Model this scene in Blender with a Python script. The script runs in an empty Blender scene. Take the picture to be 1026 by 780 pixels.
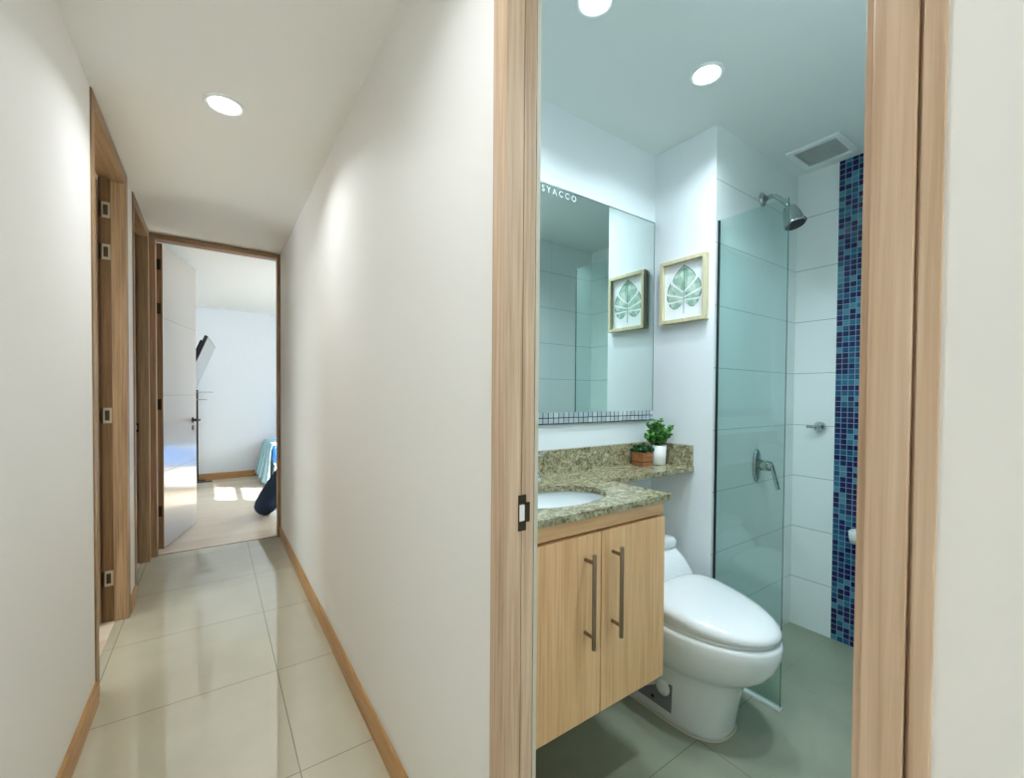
import bpy, bmesh, math, random
from mathutils import Vector, Matrix

random.seed(7)
S = bpy.context.scene
COL = S.collection
PI = math.pi

# ------------------------------------------------------------------ camera
cd = bpy.data.cameras.new('camera')
cam = bpy.data.objects.new('camera', cd)
COL.objects.link(cam)
cd.sensor_fit = 'HORIZONTAL'
cd.sensor_width = 36.0
cd.lens = 431.748 / 1026 * 36.0
cd.shift_x = -(516.992 - 513.0) / 1026
cd.shift_y = (403.382 - 390.0) / 1026
cd.clip_start = 0.02
yaw, pit, rol = math.radians(35.1046), math.radians(-0.9779), math.radians(0.4073)
fw = Vector((math.sin(yaw) * math.cos(pit), math.cos(yaw) * math.cos(pit), math.sin(pit)))
rt = Vector((math.cos(yaw), -math.sin(yaw), 0))
up = rt.cross(fw)
c_, s_ = math.cos(rol), math.sin(rol)
r2 = c_ * rt + s_ * up
u2 = -s_ * rt + c_ * up
M = Matrix((r2, u2, -fw)).transposed().to_4x4()
M.translation = Vector((0, 0, 1.20))
cam.matrix_world = M
S.camera = cam

# ------------------------------------------------------------------ light and exposure
S.view_settings.view_transform = 'Standard'
S.view_settings.look = 'None'
S.view_settings.exposure = 1.8
S.view_settings.gamma = 1.0
S.view_settings.use_curve_mapping = False
S.cycles.use_denoising = True
S.cycles.max_bounces = 14
S.cycles.diffuse_bounces = 8
S.cycles.glossy_bounces = 8
S.cycles.transmission_bounces = 8
S.cycles.transparent_max_bounces = 16
S.cycles.caustics_reflective = False
S.cycles.caustics_refractive = False
S.cycles.sample_clamp_indirect = 6.0

SKY = 3.7
SUN = 9.0
LAMP_HALL = 1.45
LAMP_BATH = 1.42
w = bpy.data.worlds.new('sky')
S.world = w
w.use_nodes = True
bg = w.node_tree.nodes['Background']
bg.inputs[0].default_value = (0.86, 0.94, 1.0, 1)
bg.inputs[1].default_value = SKY
sd = bpy.data.lights.new('sun', 'SUN')
sd.energy = SUN
sd.angle = math.radians(0.5)
sd.color = (1.0, 0.95, 0.86)
so = bpy.data.objects.new('sun', sd)
COL.objects.link(so)
so.location = (8, -3, 8)
so.rotation_euler = Vector((-1, 0.65, -0.917)).to_track_quat('-Z', 'Y').to_euler()


# ------------------------------------------------------------------ materials
def srgb(r, g, b):
    f = lambda c: (c / 255 / 12.92) if c / 255 <= 0.04045 else ((c / 255 + 0.055) / 1.055) ** 2.4
    return (f(r), f(g), f(b), 1)


def mat(name, col, rough=0.5, metal=0.0, spec=0.5, coat=0.0):
    m = bpy.data.materials.new(name)
    m.use_nodes = True
    b = m.node_tree.nodes['Principled BSDF']
    b.inputs['Base Color'].default_value = col
    b.inputs['Roughness'].default_value = rough
    b.inputs['Metallic'].default_value = metal
    b.inputs['Specular IOR Level'].default_value = spec
    b.inputs['Coat Weight'].default_value = coat
    return m


class NT:
    """short hand for building node trees"""
    def __init__(self, m):
        self.m = m
        self.t = m.node_tree
        self.b = self.t.nodes['Principled BSDF']

    def n(self, typ, **kw):
        x = self.t.nodes.new(typ)
        for k, v in kw.items():
            setattr(x, k, v)
        return x

    def l(self, a, b):
        self.t.links.new(a, b)

    def math(self, op, a, b=None):
        x = self.n('ShaderNodeMath', operation=op)
        for i, v in enumerate((a, b)):
            if v is None:
                continue
            if isinstance(v, (int, float)):
                x.inputs[i].default_value = v
            else:
                self.l(v, x.inputs[i])
        return x.outputs[0]

    def pos(self):
        return self.n('ShaderNodeNewGeometry').outputs['Position']

    def mapping(self, scale, rot=(0, 0, 0), loc=(0, 0, 0)):
        x = self.n('ShaderNodeMapping')
        x.inputs['Scale'].default_value = scale
        x.inputs['Rotation'].default_value = rot
        x.inputs['Location'].default_value = loc
        self.l(self.pos(), x.inputs['Vector'])
        return x.outputs[0]

    def noise(self, vec, scale, detail=4, rough=0.55, dist=0.0):
        x = self.n('ShaderNodeTexNoise')
        x.inputs['Scale'].default_value = scale
        x.inputs['Detail'].default_value = detail
        x.inputs['Roughness'].default_value = rough
        x.inputs['Distortion'].default_value = dist
        self.l(vec, x.inputs['Vector'])
        return x.outputs['Fac']

    def ramp(self, fac, stops, interp='LINEAR'):
        x = self.n('ShaderNodeValToRGB')
        x.color_ramp.interpolation = interp
        e = x.color_ramp.elements
        while len(e) < len(stops):
            e.new(0.5)
        for k, (p, c) in enumerate(stops):
            e[k].position = p
            e[k].color = c
        self.l(fac, x.inputs['Fac'])
        return x.outputs['Color']

    def mix(self, fac, a, b, blend='MIX'):
        x = self.n('ShaderNodeMix', data_type='RGBA', blend_type=blend)
        if isinstance(fac, (int, float)):
            x.inputs[0].default_value = fac
        else:
            self.l(fac, x.inputs[0])
        for i, v in ((6, a), (7, b)):
            if isinstance(v, tuple):
                x.inputs[i].default_value = v
            else:
                self.l(v, x.inputs[i])
        return x.outputs[2]

    def bump(self, h, strength, dist=0.002):
        x = self.n('ShaderNodeBump')
        x.inputs['Strength'].default_value = strength
        x.inputs['Distance'].default_value = dist
        self.l(h, x.inputs['Height'])
        self.l(x.outputs[0], self.b.inputs['Normal'])

    def color(self, c):
        self.l(c, self.b.inputs['Base Color'])


def paint(name, col, rough=0.6):
    m = mat(name, col, rough, spec=0.3)
    k = NT(m)
    k.bump(k.noise(k.pos(), 260, 2), 0.08, 0.001)
    return m


def wood(name, dark, mid, light, axis='z', scale=1.0, rough=0.45, contrast=1.0):
    """straight-grained wood: fine fibres plus slow bands, running along one axis"""
    m = mat(name, mid, rough, spec=0.4)
    k = NT(m)
    s = {'x': (1.3, 60, 60), 'y': (60, 1.3, 60), 'z': (60, 60, 1.3)}[axis]
    s2 = {'x': (0.5, 9, 9), 'y': (9, 0.5, 9), 'z': (9, 9, 0.5)}[axis]
    v = k.mapping(tuple(q * scale for q in s))
    fine = k.noise(v, 2.2, 5, 0.6, 0.3)
    v2 = k.mapping(tuple(q * scale for q in s2))
    slow = k.noise(v2, 3.0, 3, 0.5, 1.2)
    f = k.math('ADD', k.math('MULTIPLY', fine, 0.6), k.math('MULTIPLY', slow, 0.4))
    col = k.ramp(f, [(0.5 - 0.16 / contrast, dark), (0.5, mid), (0.5 + 0.14 / contrast, light)])
    k.color(col)
    k.bump(fine, 0.12, 0.001)
    return m


def tile_floor(name, base, grout, px_, py_, ox, oy, w_=0.003, rough=0.06, var=0.04, spec=0.5, coat=0.0):
    m = mat(name, base, rough, spec=spec, coat=coat)
    k = NT(m)
    sep = k.n('ShaderNodeSeparateXYZ')
    k.l(k.pos(), sep.inputs[0])

    def line(o, p, off):
        u = k.math('DIVIDE', k.math('SUBTRACT', o, off), p)
        fr = k.math('FRACT', k.math('ADD', u, 100.5))
        d = k.math('MULTIPLY', k.math('ABSOLUTE', k.math('SUBTRACT', fr, 0.5)), p)
        return k.math('LESS_THAN', d, w_ / 2)
    g = k.math('MAXIMUM', line(sep.outputs[0], px_, ox), line(sep.outputs[1], py_, oy))
    n = k.noise(k.pos(), 5, 4)
    b2 = tuple(c * (1 - var * 3) for c in base[:3]) + (1,)
    b3 = tuple(min(1, c * (1 + var)) for c in base[:3]) + (1,)
    c = k.mix(g, k.ramp(n, [(0.3, b2), (0.7, b3)]), grout)
    k.color(c)
    r = k.math('ADD', k.math('MULTIPLY', g, 0.5), rough)
    k.l(r, k.b.inputs['Roughness'])
    return m


def tile_wall(name, base, grout, z0, dz, axis, off, du, w_=0.003):
    """glazed wall tiles: courses of height dz from z0, vertical joints every du along the axis"""
    m = mat(name, base, 0.18, spec=0.5)
    k = NT(m)
    sep = k.n('ShaderNodeSeparateXYZ')
    k.l(k.pos(), sep.inputs[0])
    o = sep.outputs[{'x': 0, 'y': 1}[axis]]

    def line(o_, p, of):
        u = k.math('DIVIDE', k.math('SUBTRACT', o_, of), p)
        fr = k.math('FRACT', k.math('ADD', u, 100.5))
        d = k.math('MULTIPLY', k.math('ABSOLUTE', k.math('SUBTRACT', fr, 0.5)), p)
        return k.math('LESS_THAN', d, w_ / 2)
    h = line(sep.outputs[2], dz, z0)
    v = k.math('MULTIPLY', line(o, du, off), 0.35)
    g = k.math('MAXIMUM', h, v)
    k.color(k.mix(g, base, grout))
    k.l(k.math('ADD', k.math('MULTIPLY', g, 0.5), 0.18), k.b.inputs['Roughness'])
    k.bump(k.noise(k.mapping((3, 3, 9)), 4, 2), 0.05, 0.004)
    return m


def mosaic(name, axis, pitch, u0, z0, cols, grout, gw=0.09, rough=0.12, vp=None):
    """small glass squares, each with its own colour"""
    m = mat(name, cols[0], rough, spec=0.6)
    k = NT(m)
    sep = k.n('ShaderNodeSeparateXYZ')
    k.l(k.pos(), sep.inputs[0])
    o = sep.outputs[{'x': 0, 'y': 1}[axis]]
    u = k.math('DIVIDE', k.math('SUBTRACT', o, u0), pitch)
    v = k.math('DIVIDE', k.math('SUBTRACT', sep.outputs[2], z0), vp or pitch)
    fu, fv = k.math('FRACT', k.math('ADD', u, 100)), k.math('FRACT', k.math('ADD', v, 100))
    cu, cv = k.math('FLOOR', k.math('ADD', u, 100)), k.math('FLOOR', k.math('ADD', v, 100))
    cmb = k.n('ShaderNodeCombineXYZ')
    k.l(cu, cmb.inputs[0])
    k.l(cv, cmb.inputs[1])
    wn = k.n('ShaderNodeTexWhiteNoise', noise_dimensions='2D')
    k.l(cmb.outputs[0], wn.inputs['Vector'])
    n = len(cols)
    c = k.ramp(wn.outputs['Value'], [(i / n, cc) for i, cc in enumerate(cols)], 'CONSTANT')
    g = k.math('MAXIMUM', k.math('LESS_THAN', fu, gw), k.math('LESS_THAN', fv, gw))
    k.color(k.mix(g, c, grout))
    k.l(k.math('ADD', k.math('MULTIPLY', g, 0.6), rough), k.b.inputs['Roughness'])
    return m


WALL = paint('wall_paint', srgb(231, 229, 225))
PLASTER = paint('plaster_edge', srgb(196, 190, 172))
WALL_B = paint('bath_paint', srgb(228, 234, 236))
WALL_BED = paint('bedroom_paint', srgb(226, 231, 236))
CEIL = paint('ceiling_paint', srgb(234, 234, 229))
CEIL_B = paint('bath_ceiling_paint', srgb(222, 230, 226))
OAK = wood('oak_frame', srgb(170, 140, 112), srgb(195, 167, 139), srgb(209, 184, 158), 'z')
OAKM = wood('oak_hall_frame_shaded', srgb(122, 95, 66), srgb(150, 120, 87), srgb(168, 138, 104), 'z')  # left door frames: same oak, darkened to carry the shade they stand in
OAKMH = wood('oak_hall_frame_shaded_across', srgb(122, 95, 66), srgb(150, 120, 87), srgb(168, 138, 104), 'y')
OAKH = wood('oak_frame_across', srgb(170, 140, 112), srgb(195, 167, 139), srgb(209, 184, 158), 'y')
OAKX = wood('oak_end_header_shaded', srgb(120, 92, 66), srgb(150, 117, 86), srgb(168, 134, 100), 'x')  # bedroom door header: backlit shade put into the oak tone
OAKD = wood('oak_end_frame_shaded', srgb(112, 84, 58), srgb(142, 109, 78), srgb(160, 127, 94), 'z')  # bedroom door frame: oak painted darker for its backlit shade
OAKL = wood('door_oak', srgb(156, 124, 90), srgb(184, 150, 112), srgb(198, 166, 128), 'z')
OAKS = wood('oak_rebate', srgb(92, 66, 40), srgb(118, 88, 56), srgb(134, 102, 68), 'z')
BASEW = wood('baseboard_oak', srgb(160, 118, 70), srgb(186, 142, 90), srgb(200, 158, 106), 'y')
BASEX = wood('baseboard_oak_across', srgb(160, 118, 70), srgb(186, 142, 90), srgb(200, 158, 106), 'x')
VAN = wood('vanity_oak', srgb(216, 166, 116), srgb(238, 190, 140), srgb(243, 203, 157), 'z', 1.0, 0.4)
VANX = wood('vanity_oak_across', srgb(216, 166, 116), srgb(238, 190, 140), srgb(243, 203, 157), 'x', 1.0, 0.4)
DARKGAP = mat('painted_gap_shade', srgb(90, 64, 40), 0.7)  # dark brown stands in for the shade inside door gaps
TILE = tile_floor('polished_cream_tile', srgb(197, 192, 170), srgb(142, 136, 118), 0.61, 0.61, 0.222, 2.10, 0.0035, 0.3, 0.02, 0.0, 1.0)
TILE.node_tree.nodes['Principled BSDF'].inputs['Coat IOR'].default_value = 2.4
TILE.node_tree.nodes['Principled BSDF'].inputs['Coat Roughness'].default_value = 0.0
BTILE = tile_floor('bath_floor_tile', srgb(148, 154, 134), srgb(112, 116, 101), 0.61, 0.61, 1.38, 0.845, 0.003, 0.3, 0.05)
BPLAIN = tile_floor('shower_floor_tile', srgb(148, 154, 134), srgb(140, 146, 127), 0.61, 0.61, 1.38, 0.845, 0.002, 0.3, 0.05)
TW_X = tile_wall('shower_tile_x', srgb(226, 234, 233), srgb(150, 165, 165), 0.254, 0.267, 'x', 2.088, 0.42)
TW_Y = tile_wall('shower_tile_y', srgb(230, 236, 235), srgb(140, 155, 155), 0.254, 0.267, 'y', 0.60, 0.42)
MOS = mosaic('blue_mosaic', 'y', 0.0262, 0.832, 0.0, [srgb(12, 14, 66), srgb(18, 20, 82), srgb(22, 70, 108), srgb(14, 16, 72),
             srgb(40, 100, 128), srgb(16, 20, 78), srgb(72, 128, 148), srgb(24, 80, 112)], srgb(134, 160, 180), 0.085)
MIRROR = mat('mirror_silver', (0.80, 0.90, 0.87, 1), 0.0, 1.0)
MIRMOS = mosaic('mirror_mosaic', 'x', 0.0272, 1.7335, 1.084, [srgb(196, 206, 210), srgb(216, 222, 224), srgb(182, 196, 202)], srgb(20, 22, 28), 0.15, 0.14, 0.0234)
NT(MIRMOS).b.inputs['Metallic'].default_value = 0.4
CHROME = mat('chrome', (0.50, 0.54, 0.54, 1), 0.09, 1.0)
STEEL = mat('brushed_bronze_steel', srgb(150, 132, 112), 0.3, 1.0)
BRASS = mat('dull_nickel', srgb(176, 168, 146), 0.4, 0.7)
BRONZE = mat('dark_bronze', srgb(72, 60, 46), 0.4, 0.8)
PORC = mat('porcelain', srgb(228, 232, 232), 0.08, spec=0.6, coat=0.4)
PLASTIC = mat('white_plastic', srgb(232, 238, 236), 0.3)
BLACK = mat('black_rubber', srgb(20, 22, 24), 0.5)
GREYP = mat('grey_recess', srgb(122, 122, 126), 0.6)
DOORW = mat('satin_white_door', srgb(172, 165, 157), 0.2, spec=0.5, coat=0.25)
GROOVE = mat('door_groove', srgb(104, 97, 90), 0.6)
FRAMEP = wood('picture_frame_wood', srgb(188, 176, 140), srgb(206, 196, 160), srgb(216, 208, 176), 'z', 1.5)
PAPER = mat('white_paper', srgb(236, 240, 240), 0.7)
NAVY = mat('navy_fabric', srgb(18, 44, 72), 0.85)
TERRA = wood('small_planter_wood', srgb(120, 72, 40), srgb(168, 108, 66), srgb(190, 132, 86), 'x', 2.0)
SOIL = mat('soil', srgb(40, 32, 24), 0.9)
POTW = mat('white_ceramic', srgb(226, 226, 222), 0.35)


def leafmat(name, dark, light):
    m = mat(name, dark, 0.5)
    k = NT(m)
    k.color(k.ramp(k.noise(k.pos(), 55, 2), [(0.35, dark), (0.65, light)]))
    return m


LEAF1 = leafmat('bright_leaf', srgb(34, 92, 34), srgb(110, 172, 78))
LEAF2 = leafmat('dark_leaf', srgb(14, 52, 22), srgb(44, 100, 40))


def granite():
    m = mat('olive_granite', srgb(140, 134, 104), 0.16, spec=0.55)
    k = NT(m)
    n1 = k.noise(k.mapping((1, 1, 1), (0.3, 0.2, 0.7)), 95, 5, 0.7, 0.8)
    n2 = k.noise(k.mapping((14, 34, 24), (0, 0, 0.6)), 1.6, 5, 0.65, 0.8)
    f = k.math('ADD', k.math('MULTIPLY', n1, 0.6), k.math('MULTIPLY', n2, 0.4))
    k.color(k.ramp(f, [(0.36, srgb(58, 50, 34)), (0.45, srgb(122, 112, 82)), (0.54, srgb(166, 160, 128)), (0.66, srgb(206, 204, 178))]))
    return m


GRAN = granite()


def laminate():
    m = mat('light_oak_laminate', srgb(214, 188, 156), 0.28)
    k = NT(m)
    sep = k.n('ShaderNodeSeparateXYZ')
    k.l(k.pos(), sep.inputs[0])
    row = k.math('FLOOR', k.math('DIVIDE', k.math('ADD', sep.outputs[1], 50), 0.19))
    fr = k.math('FRACT', k.math('DIVIDE', k.math('ADD', sep.outputs[1], 50), 0.19))
    wn = k.n('ShaderNodeTexWhiteNoise', noise_dimensions='1D')
    k.l(row, wn.inputs['W'])
    g = k.noise(k.mapping((1.5, 40, 1)), 2.5, 5, 0.6, 0.4)
    f = k.math('ADD', k.math('MULTIPLY', g, 0.75), k.math('MULTIPLY', wn.outputs['Value'], 0.25))
    c = k.ramp(f, [(0.3, srgb(208, 188, 164)), (0.5, srgb(226, 210, 188)), (0.7, srgb(234, 220, 200))])
    k.color(k.mix(k.math('MULTIPLY', k.math('LESS_THAN', fr, 0.018), 0.5), c, srgb(120, 92, 66)))
    return m


LAM = laminate()


def fabric(name, cols, sc, rough=0.9):
    m = mat(name, cols[0], rough)
    k = NT(m)
    x = k.n('ShaderNodeTexWave', wave_type='BANDS', bands_direction='Y')
    x.inputs['Scale'].default_value = sc
    x.inputs['Distortion'].default_value = 1.5
    x.inputs['Detail Scale'].default_value = 2.0
    k.l(k.pos(), x.inputs['Vector'])
    n = len(cols)
    k.color(k.ramp(x.outputs['Fac'], [(i / n, c) for i, c in enumerate(cols)], 'CONSTANT'))
    k.bump(k.noise(k.pos(), 300, 2), 0.2, 0.002)
    return m


THROW = fabric('striped_aqua_cotton', [srgb(120, 206, 218), srgb(236, 244, 246), srgb(170, 222, 232), srgb(232, 242, 246), srgb(120, 176, 214)], 2.6)
SPREAD = mat('blue_bedspread', srgb(70, 140, 224), 0.9)
MATTR = mat('white_sheet', srgb(228, 232, 236), 0.9)


def emis(name, col, strength):
    m = bpy.data.materials.new(name)
    m.use_nodes = True
    t = m.node_tree
    b = t.nodes['Principled BSDF']
    b.inputs['Base Color'].default_value = (0.9, 0.9, 0.9, 1)
    b.inputs['Emission Color'].default_value = col
    b.inputs['Emission Strength'].default_value = strength
    return m


LENS_H = emis('hall_lamp_lens', (0.95, 0.98, 1.0, 1), 5.0)
LENS_B = emis('bath_lamp_lens', (0.86, 0.98, 1.0, 1), 5.0)


def glassmat(name, tint, refl=0.05):
    m = bpy.data.materials.new(name)
    m.use_nodes = True
    t = m.node_tree
    for x in list(t.nodes):
        t.nodes.remove(x)
    o = t.nodes.new('ShaderNodeOutputMaterial')
    mx = t.nodes.new('ShaderNodeMixShader')
    tr = t.nodes.new('ShaderNodeBsdfTransparent')
    tr.inputs[0].default_value = tint
    gl = t.nodes.new('ShaderNodeBsdfGlossy')
    gl.inputs['Roughness'].default_value = 0.01
    gl.inputs['Color'].default_value = (0.9, 1.0, 0.97, 1)
    lw = t.nodes.new('ShaderNodeLayerWeight')          # Schlick reflectance, the same from both sides
    pw = t.nodes.new('ShaderNodeMath')
    pw.operation = 'POWER'
    pw.inputs[1].default_value = 5.0
    ma = t.nodes.new('ShaderNodeMath')
    ma.operation = 'MULTIPLY_ADD'
    ma.inputs[1].default_value = 0.96
    ma.inputs[2].default_value = refl
    t.links.new(lw.outputs['Facing'], pw.inputs[0])
    t.links.new(pw.outputs[0], ma.inputs[0])
    t.links.new(ma.outputs[0], mx.inputs[0])
    t.links.new(tr.outputs[0], mx.inputs[1])
    t.links.new(gl.outputs[0], mx.inputs[2])
    t.links.new(mx.outputs[0], o.inputs[0])
    return m


GLASS = glassmat('green_tint_glass', (0.86, 0.945, 0.93, 1))
GEDGE = mat('glass_edge', srgb(36, 84, 78), 0.1, spec=0.7)
CLEAR = glassmat('clear_glass', (0.97, 0.98, 0.98, 1))
SHELFG = mat('grey_glass_shelf', srgb(150, 160, 166), 0.1)
TVS = mat('tv_screen', srgb(34, 38, 44), 0.12, spec=0.8, coat=0.6)


# ------------------------------------------------------------------ mesh helpers
class MB:
    def __init__(self):
        self.v, self.f, self.mi, self.sm = [], [], [], []

    def add(self, vs, fs, mi=0, smooth=False):
        o = len(self.v)
        self.v += [tuple(p) for p in vs]
        for f in fs:
            self.f.append(tuple(i + o for i in f))
            self.mi.append(mi)
            self.sm.append(smooth)
        return self

    def box(self, x0, x1, y0, y1, z0, z1, mi=0, mis=None):
        vs = [(x, y, z) for z in (z0, z1) for y in (y0, y1) for x in (x0, x1)]
        fs = [(0, 2, 3, 1), (4, 5, 7, 6), (0, 1, 5, 4), (2, 6, 7, 3), (0, 4, 6, 2), (1, 3, 7, 5)]  # -z +z -y +y -x +x
        for i, f in enumerate(fs):
            self.add(vs, [f], (mis or {}).get(i, mi))
        return self

    def obox(self, p, ax, ay, az, mi=0):
        """box from corner p with edge vectors"""
        p, ax, ay, az = map(Vector, (p, ax, ay, az))
        vs = [p + i * ax + j * ay + k * az for k in (0, 1) for j in (0, 1) for i in (0, 1)]
        return self.add(vs, [(0, 2, 3, 1), (4, 5, 7, 6), (0, 1, 5, 4), (2, 6, 7, 3), (0, 4, 6, 2), (1, 3, 7, 5)], mi)

    def loft(self, rings, mi=0, cap0=True, cap1=True, smooth=True):
        n = len(rings[0])
        vs = [p for r in rings for p in r]
        fs = []
        for k in range(len(rings) - 1):
            for i in range(n):
                j = (i + 1) % n
                fs.append((k * n + i, k * n + j, (k + 1) * n + j, (k + 1) * n + i))
        self.add(vs, fs, mi, smooth)
        if cap0:
            self.add(rings[0], [tuple(range(n))[::-1]], mi, False)
        if cap1:
            self.add(rings[-1], [tuple(range(n))], mi, False)
        return self

    def lathe(self, prof, c=(0, 0, 0), d=(0, 0, 1), n=32, mi=0, cap0=True, cap1=True, smooth=True):
        """prof: (radius, height along d) from the point c"""
        d = Vector(d).normalized()
        a = d.orthogonal().normalized()
        b = d.cross(a)
        c = Vector(c)
        rings = [[c + d * h + (a * math.cos(2 * PI * i / n) + b * math.sin(2 * PI * i / n)) * r for i in range(n)] for r, h in prof]
        return self.loft(rings, mi, cap0, cap1, smooth)

    def cyl(self, p, q, r, n=20, mi=0):
        p, q = Vector(p), Vector(q)
        return self.lathe([(r, 0), (r, (q - p).length)], p, q - p, n, mi)

    def tube(self, pts, rad, n=14, mi=0):
        pts = [Vector(p) for p in pts]
        rings = []
        prev = None
        for i, p in enumerate(pts):
            t = (pts[min(i + 1, len(pts) - 1)] - pts[max(i - 1, 0)]).normalized()
            a = t.orthogonal().normalized() if prev is None else (prev - t * prev.dot(t)).normalized()
            prev = a
            b = t.cross(a)
            r = rad[i] if isinstance(rad, (list, tuple)) else rad
            rings.append([p + (a * math.cos(2 * PI * k / n) + b * math.sin(2 * PI * k / n)) * r for k in range(n)])
        return self.loft(rings, mi)

    def build(self, name, mats, parent=None, bevel=0.0, seg=2, sub=0):
        me = bpy.data.meshes.new(name)
        me.from_pydata(self.v, [], self.f)
        mats = mats if isinstance(mats, (list, tuple)) else [mats]
        for m in mats:
            me.materials.append(m)
        for p, mi, sm in zip(me.polygons, self.mi, self.sm):
            p.material_index = mi
            p.use_smooth = sm
        bm = bmesh.new()
        bm.from_mesh(me)
        bmesh.ops.remove_doubles(bm, verts=bm.verts, dist=1e-6)
        bmesh.ops.recalc_face_normals(bm, faces=bm.faces)
        bm.to_mesh(me)
        bm.free()
        o = bpy.data.objects.new(name, me)
        COL.objects.link(o)
        if bevel:
            b = o.modifiers.new('bevel', 'BEVEL')
            b.width = bevel
            b.segments = seg
            b.limit_method = 'ANGLE'
            b.angle_limit = math.radians(40)
            b.harden_normals = False
        if sub:
            s = o.modifiers.new('sub', 'SUBSURF')
            s.levels = sub
            s.render_levels = sub
        if parent:
            o.parent = parent
            o.matrix_parent_inverse = Matrix.Translation(-parent.location)
        return o


def thing(name, label, cat, loc=(0, 0, 0), group=None):
    o = bpy.data.objects.new(name, None)
    o.empty_display_size = 0.05
    COL.objects.link(o)
    o.location = loc
    o['label'] = label
    o['category'] = cat
    if group:
        o['group'] = group
    return o


def tag(o, label, cat, group=None):
    o['label'] = label
    o['category'] = cat
    if group:
        o['group'] = group
    return o


def struct(o, label=None, cat=None):
    o['kind'] = 'structure'
    if label:
        o['label'] = label
    if cat:
        o['category'] = cat
    return o


def sroot(name, label, cat, loc):
    o = thing(name, label, cat, loc)
    o['kind'] = 'structure'
    return o


ZC = 2.35     # ceiling height

# ------------------------------------------------------------------ the setting
# floors
struct(MB().box(-0.425, 0.49, -2.6, 4.09, -0.08, 0).build('floor_corridor', TILE), 'polished cream tile floor of the long corridor', 'floor')
struct(MB().box(1.778, 2.66, -0.06, 1.46, -0.08, 0).build('floor_shower', BPLAIN), 'matt grey green floor of the shower', 'floor')
struct(MB().box(0.49, 1.778, -0.06, 1.46, -0.08, 0).build('floor_bathroom', BTILE), 'matt grey green tile floor of the bathroom', 'floor')
struct(MB().box(-0.85, 2.5, 4.09, 7.45, -0.08, 0).build('floor_bedroom', LAM), 'light oak plank floor of the bright bedroom', 'floor')
struct(MB().box(-3.3, -0.425, 0.7, 4.09, -0.08, -0.0).build('floor_side', LAM), 'oak plank floor glimpsed through the open side door', 'floor')
struct(MB().box(-0.372, 0.448, 4.086, 4.094, 0.0, 0.003).build('trim_threshold', OAKS), 'thin dark joint between corridor tiles and bedroom planks', 'threshold')
# ceilings
struct(MB().box(-3.3, 0.50, -2.7, 4.15, ZC, ZC + 0.1).build('ceiling_corridor', CEIL), 'smooth cream ceiling above the corridor', 'ceiling')
struct(MB().box(0.50, 2.70, -2.7, 4.05, ZC, ZC + 0.1).build('ceiling_bathroom', CEIL_B), 'pale green white ceiling above the bathroom', 'ceiling')
struct(MB().box(-0.9, 2.6, 4.15, 7.5, 2.365, 2.465).build('ceiling_bedroom', CEIL), 'white ceiling above the bedroom', 'ceiling')
# corridor, right side (partition to the bathroom)
struct(MB().box(0.46, 0.54, 0.731, 4.06, 0, ZC, mis={5: 1}).build('wall_right', [WALL, WALL_B]), 'long white wall between corridor and bathroom', 'wall')
struct(MB().box(0.529, 0.5385, 0.6865, 0.731, 0, ZC).build('trim_reveal', PLASTER), 'thin white plaster edge beside the bathroom door jamb', 'wall edge')
struct(MB().box(0.46, 0.54, -2.6, 0.086, 0, ZC, mis={5: 1}).build('wall_right_near', [WALL, WALL_B]), 'white wall right of the bathroom door frame', 'wall')
# corridor, left side
struct(MB().box(-0.475, -0.375, -2.6, 2.262, 0, ZC).build('wall_left', WALL), 'near white wall on the left of the corridor', 'wall')
struct(MB().box(-0.475, -0.375, 3.088, 3.29, 0, ZC).build('wall_left_pier', WALL), 'narrow white pier between the two left doors', 'wall')
struct(MB().box(-0.475, -0.375, 4.022, 4.05, 0, ZC).build('wall_left_end', WALL), 'narrow strip of wall beside the bedroom door frame', 'wall')
# corridor end behind the viewer: a wall with a window added for daylight
wl = MB()
wl.box(-0.475, 0.54, -2.7, -2.6, 0, 0.85)
wl.box(-0.475, 0.54, -2.7, -2.6, 2.1, ZC)
wl.box(-0.475, -0.22, -2.7, -2.6, 0.85, 2.1)
wl.box(0.30, 0.54, -2.7, -2.6, 0.85, 2.1)
struct(wl.build('wall_back', WALL), 'white end wall of the corridor with an added window', 'wall')
# side room (beyond the two left doors)
struct(MB().box(-3.3, -3.2, 0.7, 0.9, 0, ZC).box(-3.3, -3.2, 2.4, 4.15, 0, ZC).box(-3.3, -3.2, 0.9, 2.4, 0, 0.9).box(-3.3, -3.2, 0.9, 2.4, 2.1, ZC)
       .build('wall_side_west', WALL), 'far wall of the side room with an added window', 'wall')
struct(MB().box(-3.2, -0.475, 0.7, 0.8, 0, ZC).build('wall_side_south', WALL), 'near wall of the side room', 'wall')
struct(MB().box(-3.2, -0.475, 3.15, 3.25, 0, ZC).build('wall_side_north', WALL), 'partition wall between the two side rooms', 'wall')
struct(MB().box(-3.2, -0.475, 4.05, 4.15, 0, ZC).build('wall_side_far', WALL), 'end wall of the second side room', 'wall')
# bathroom
struct(MB().box(0.54, 1.745, 1.33, 1.45, 0, ZC).build('wall_mirror', WALL_B), 'white bathroom wall that carries the mirror', 'wall')
struct(MB().box(1.745, 2.62, 1.02, 1.45, 0, ZC, mis={2: 1}).build('wall_shower', [WALL_B, TW_X]), 'tiled shower wall with its painted side return', 'wall')
struct(MB().box(2.51, 2.62, 0.06, 1.02, 0, ZC).build('wall_tiled', TW_Y), 'white tiled wall at the end of the shower', 'wall')
struct(MB().box(0.54, 2.62, 0.0, 0.125, 0, ZC).build('wall_bath_south', TW_X), 'tiled bathroom wall facing the mirror', 'wall')
struct(MB().box(2.506, 2.512, 0.5178, 0.832, 0.0, ZC).build('trim_mosaic', MOS), 'vertical band of blue glass mosaic on the white tiles', 'tile band')
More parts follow.
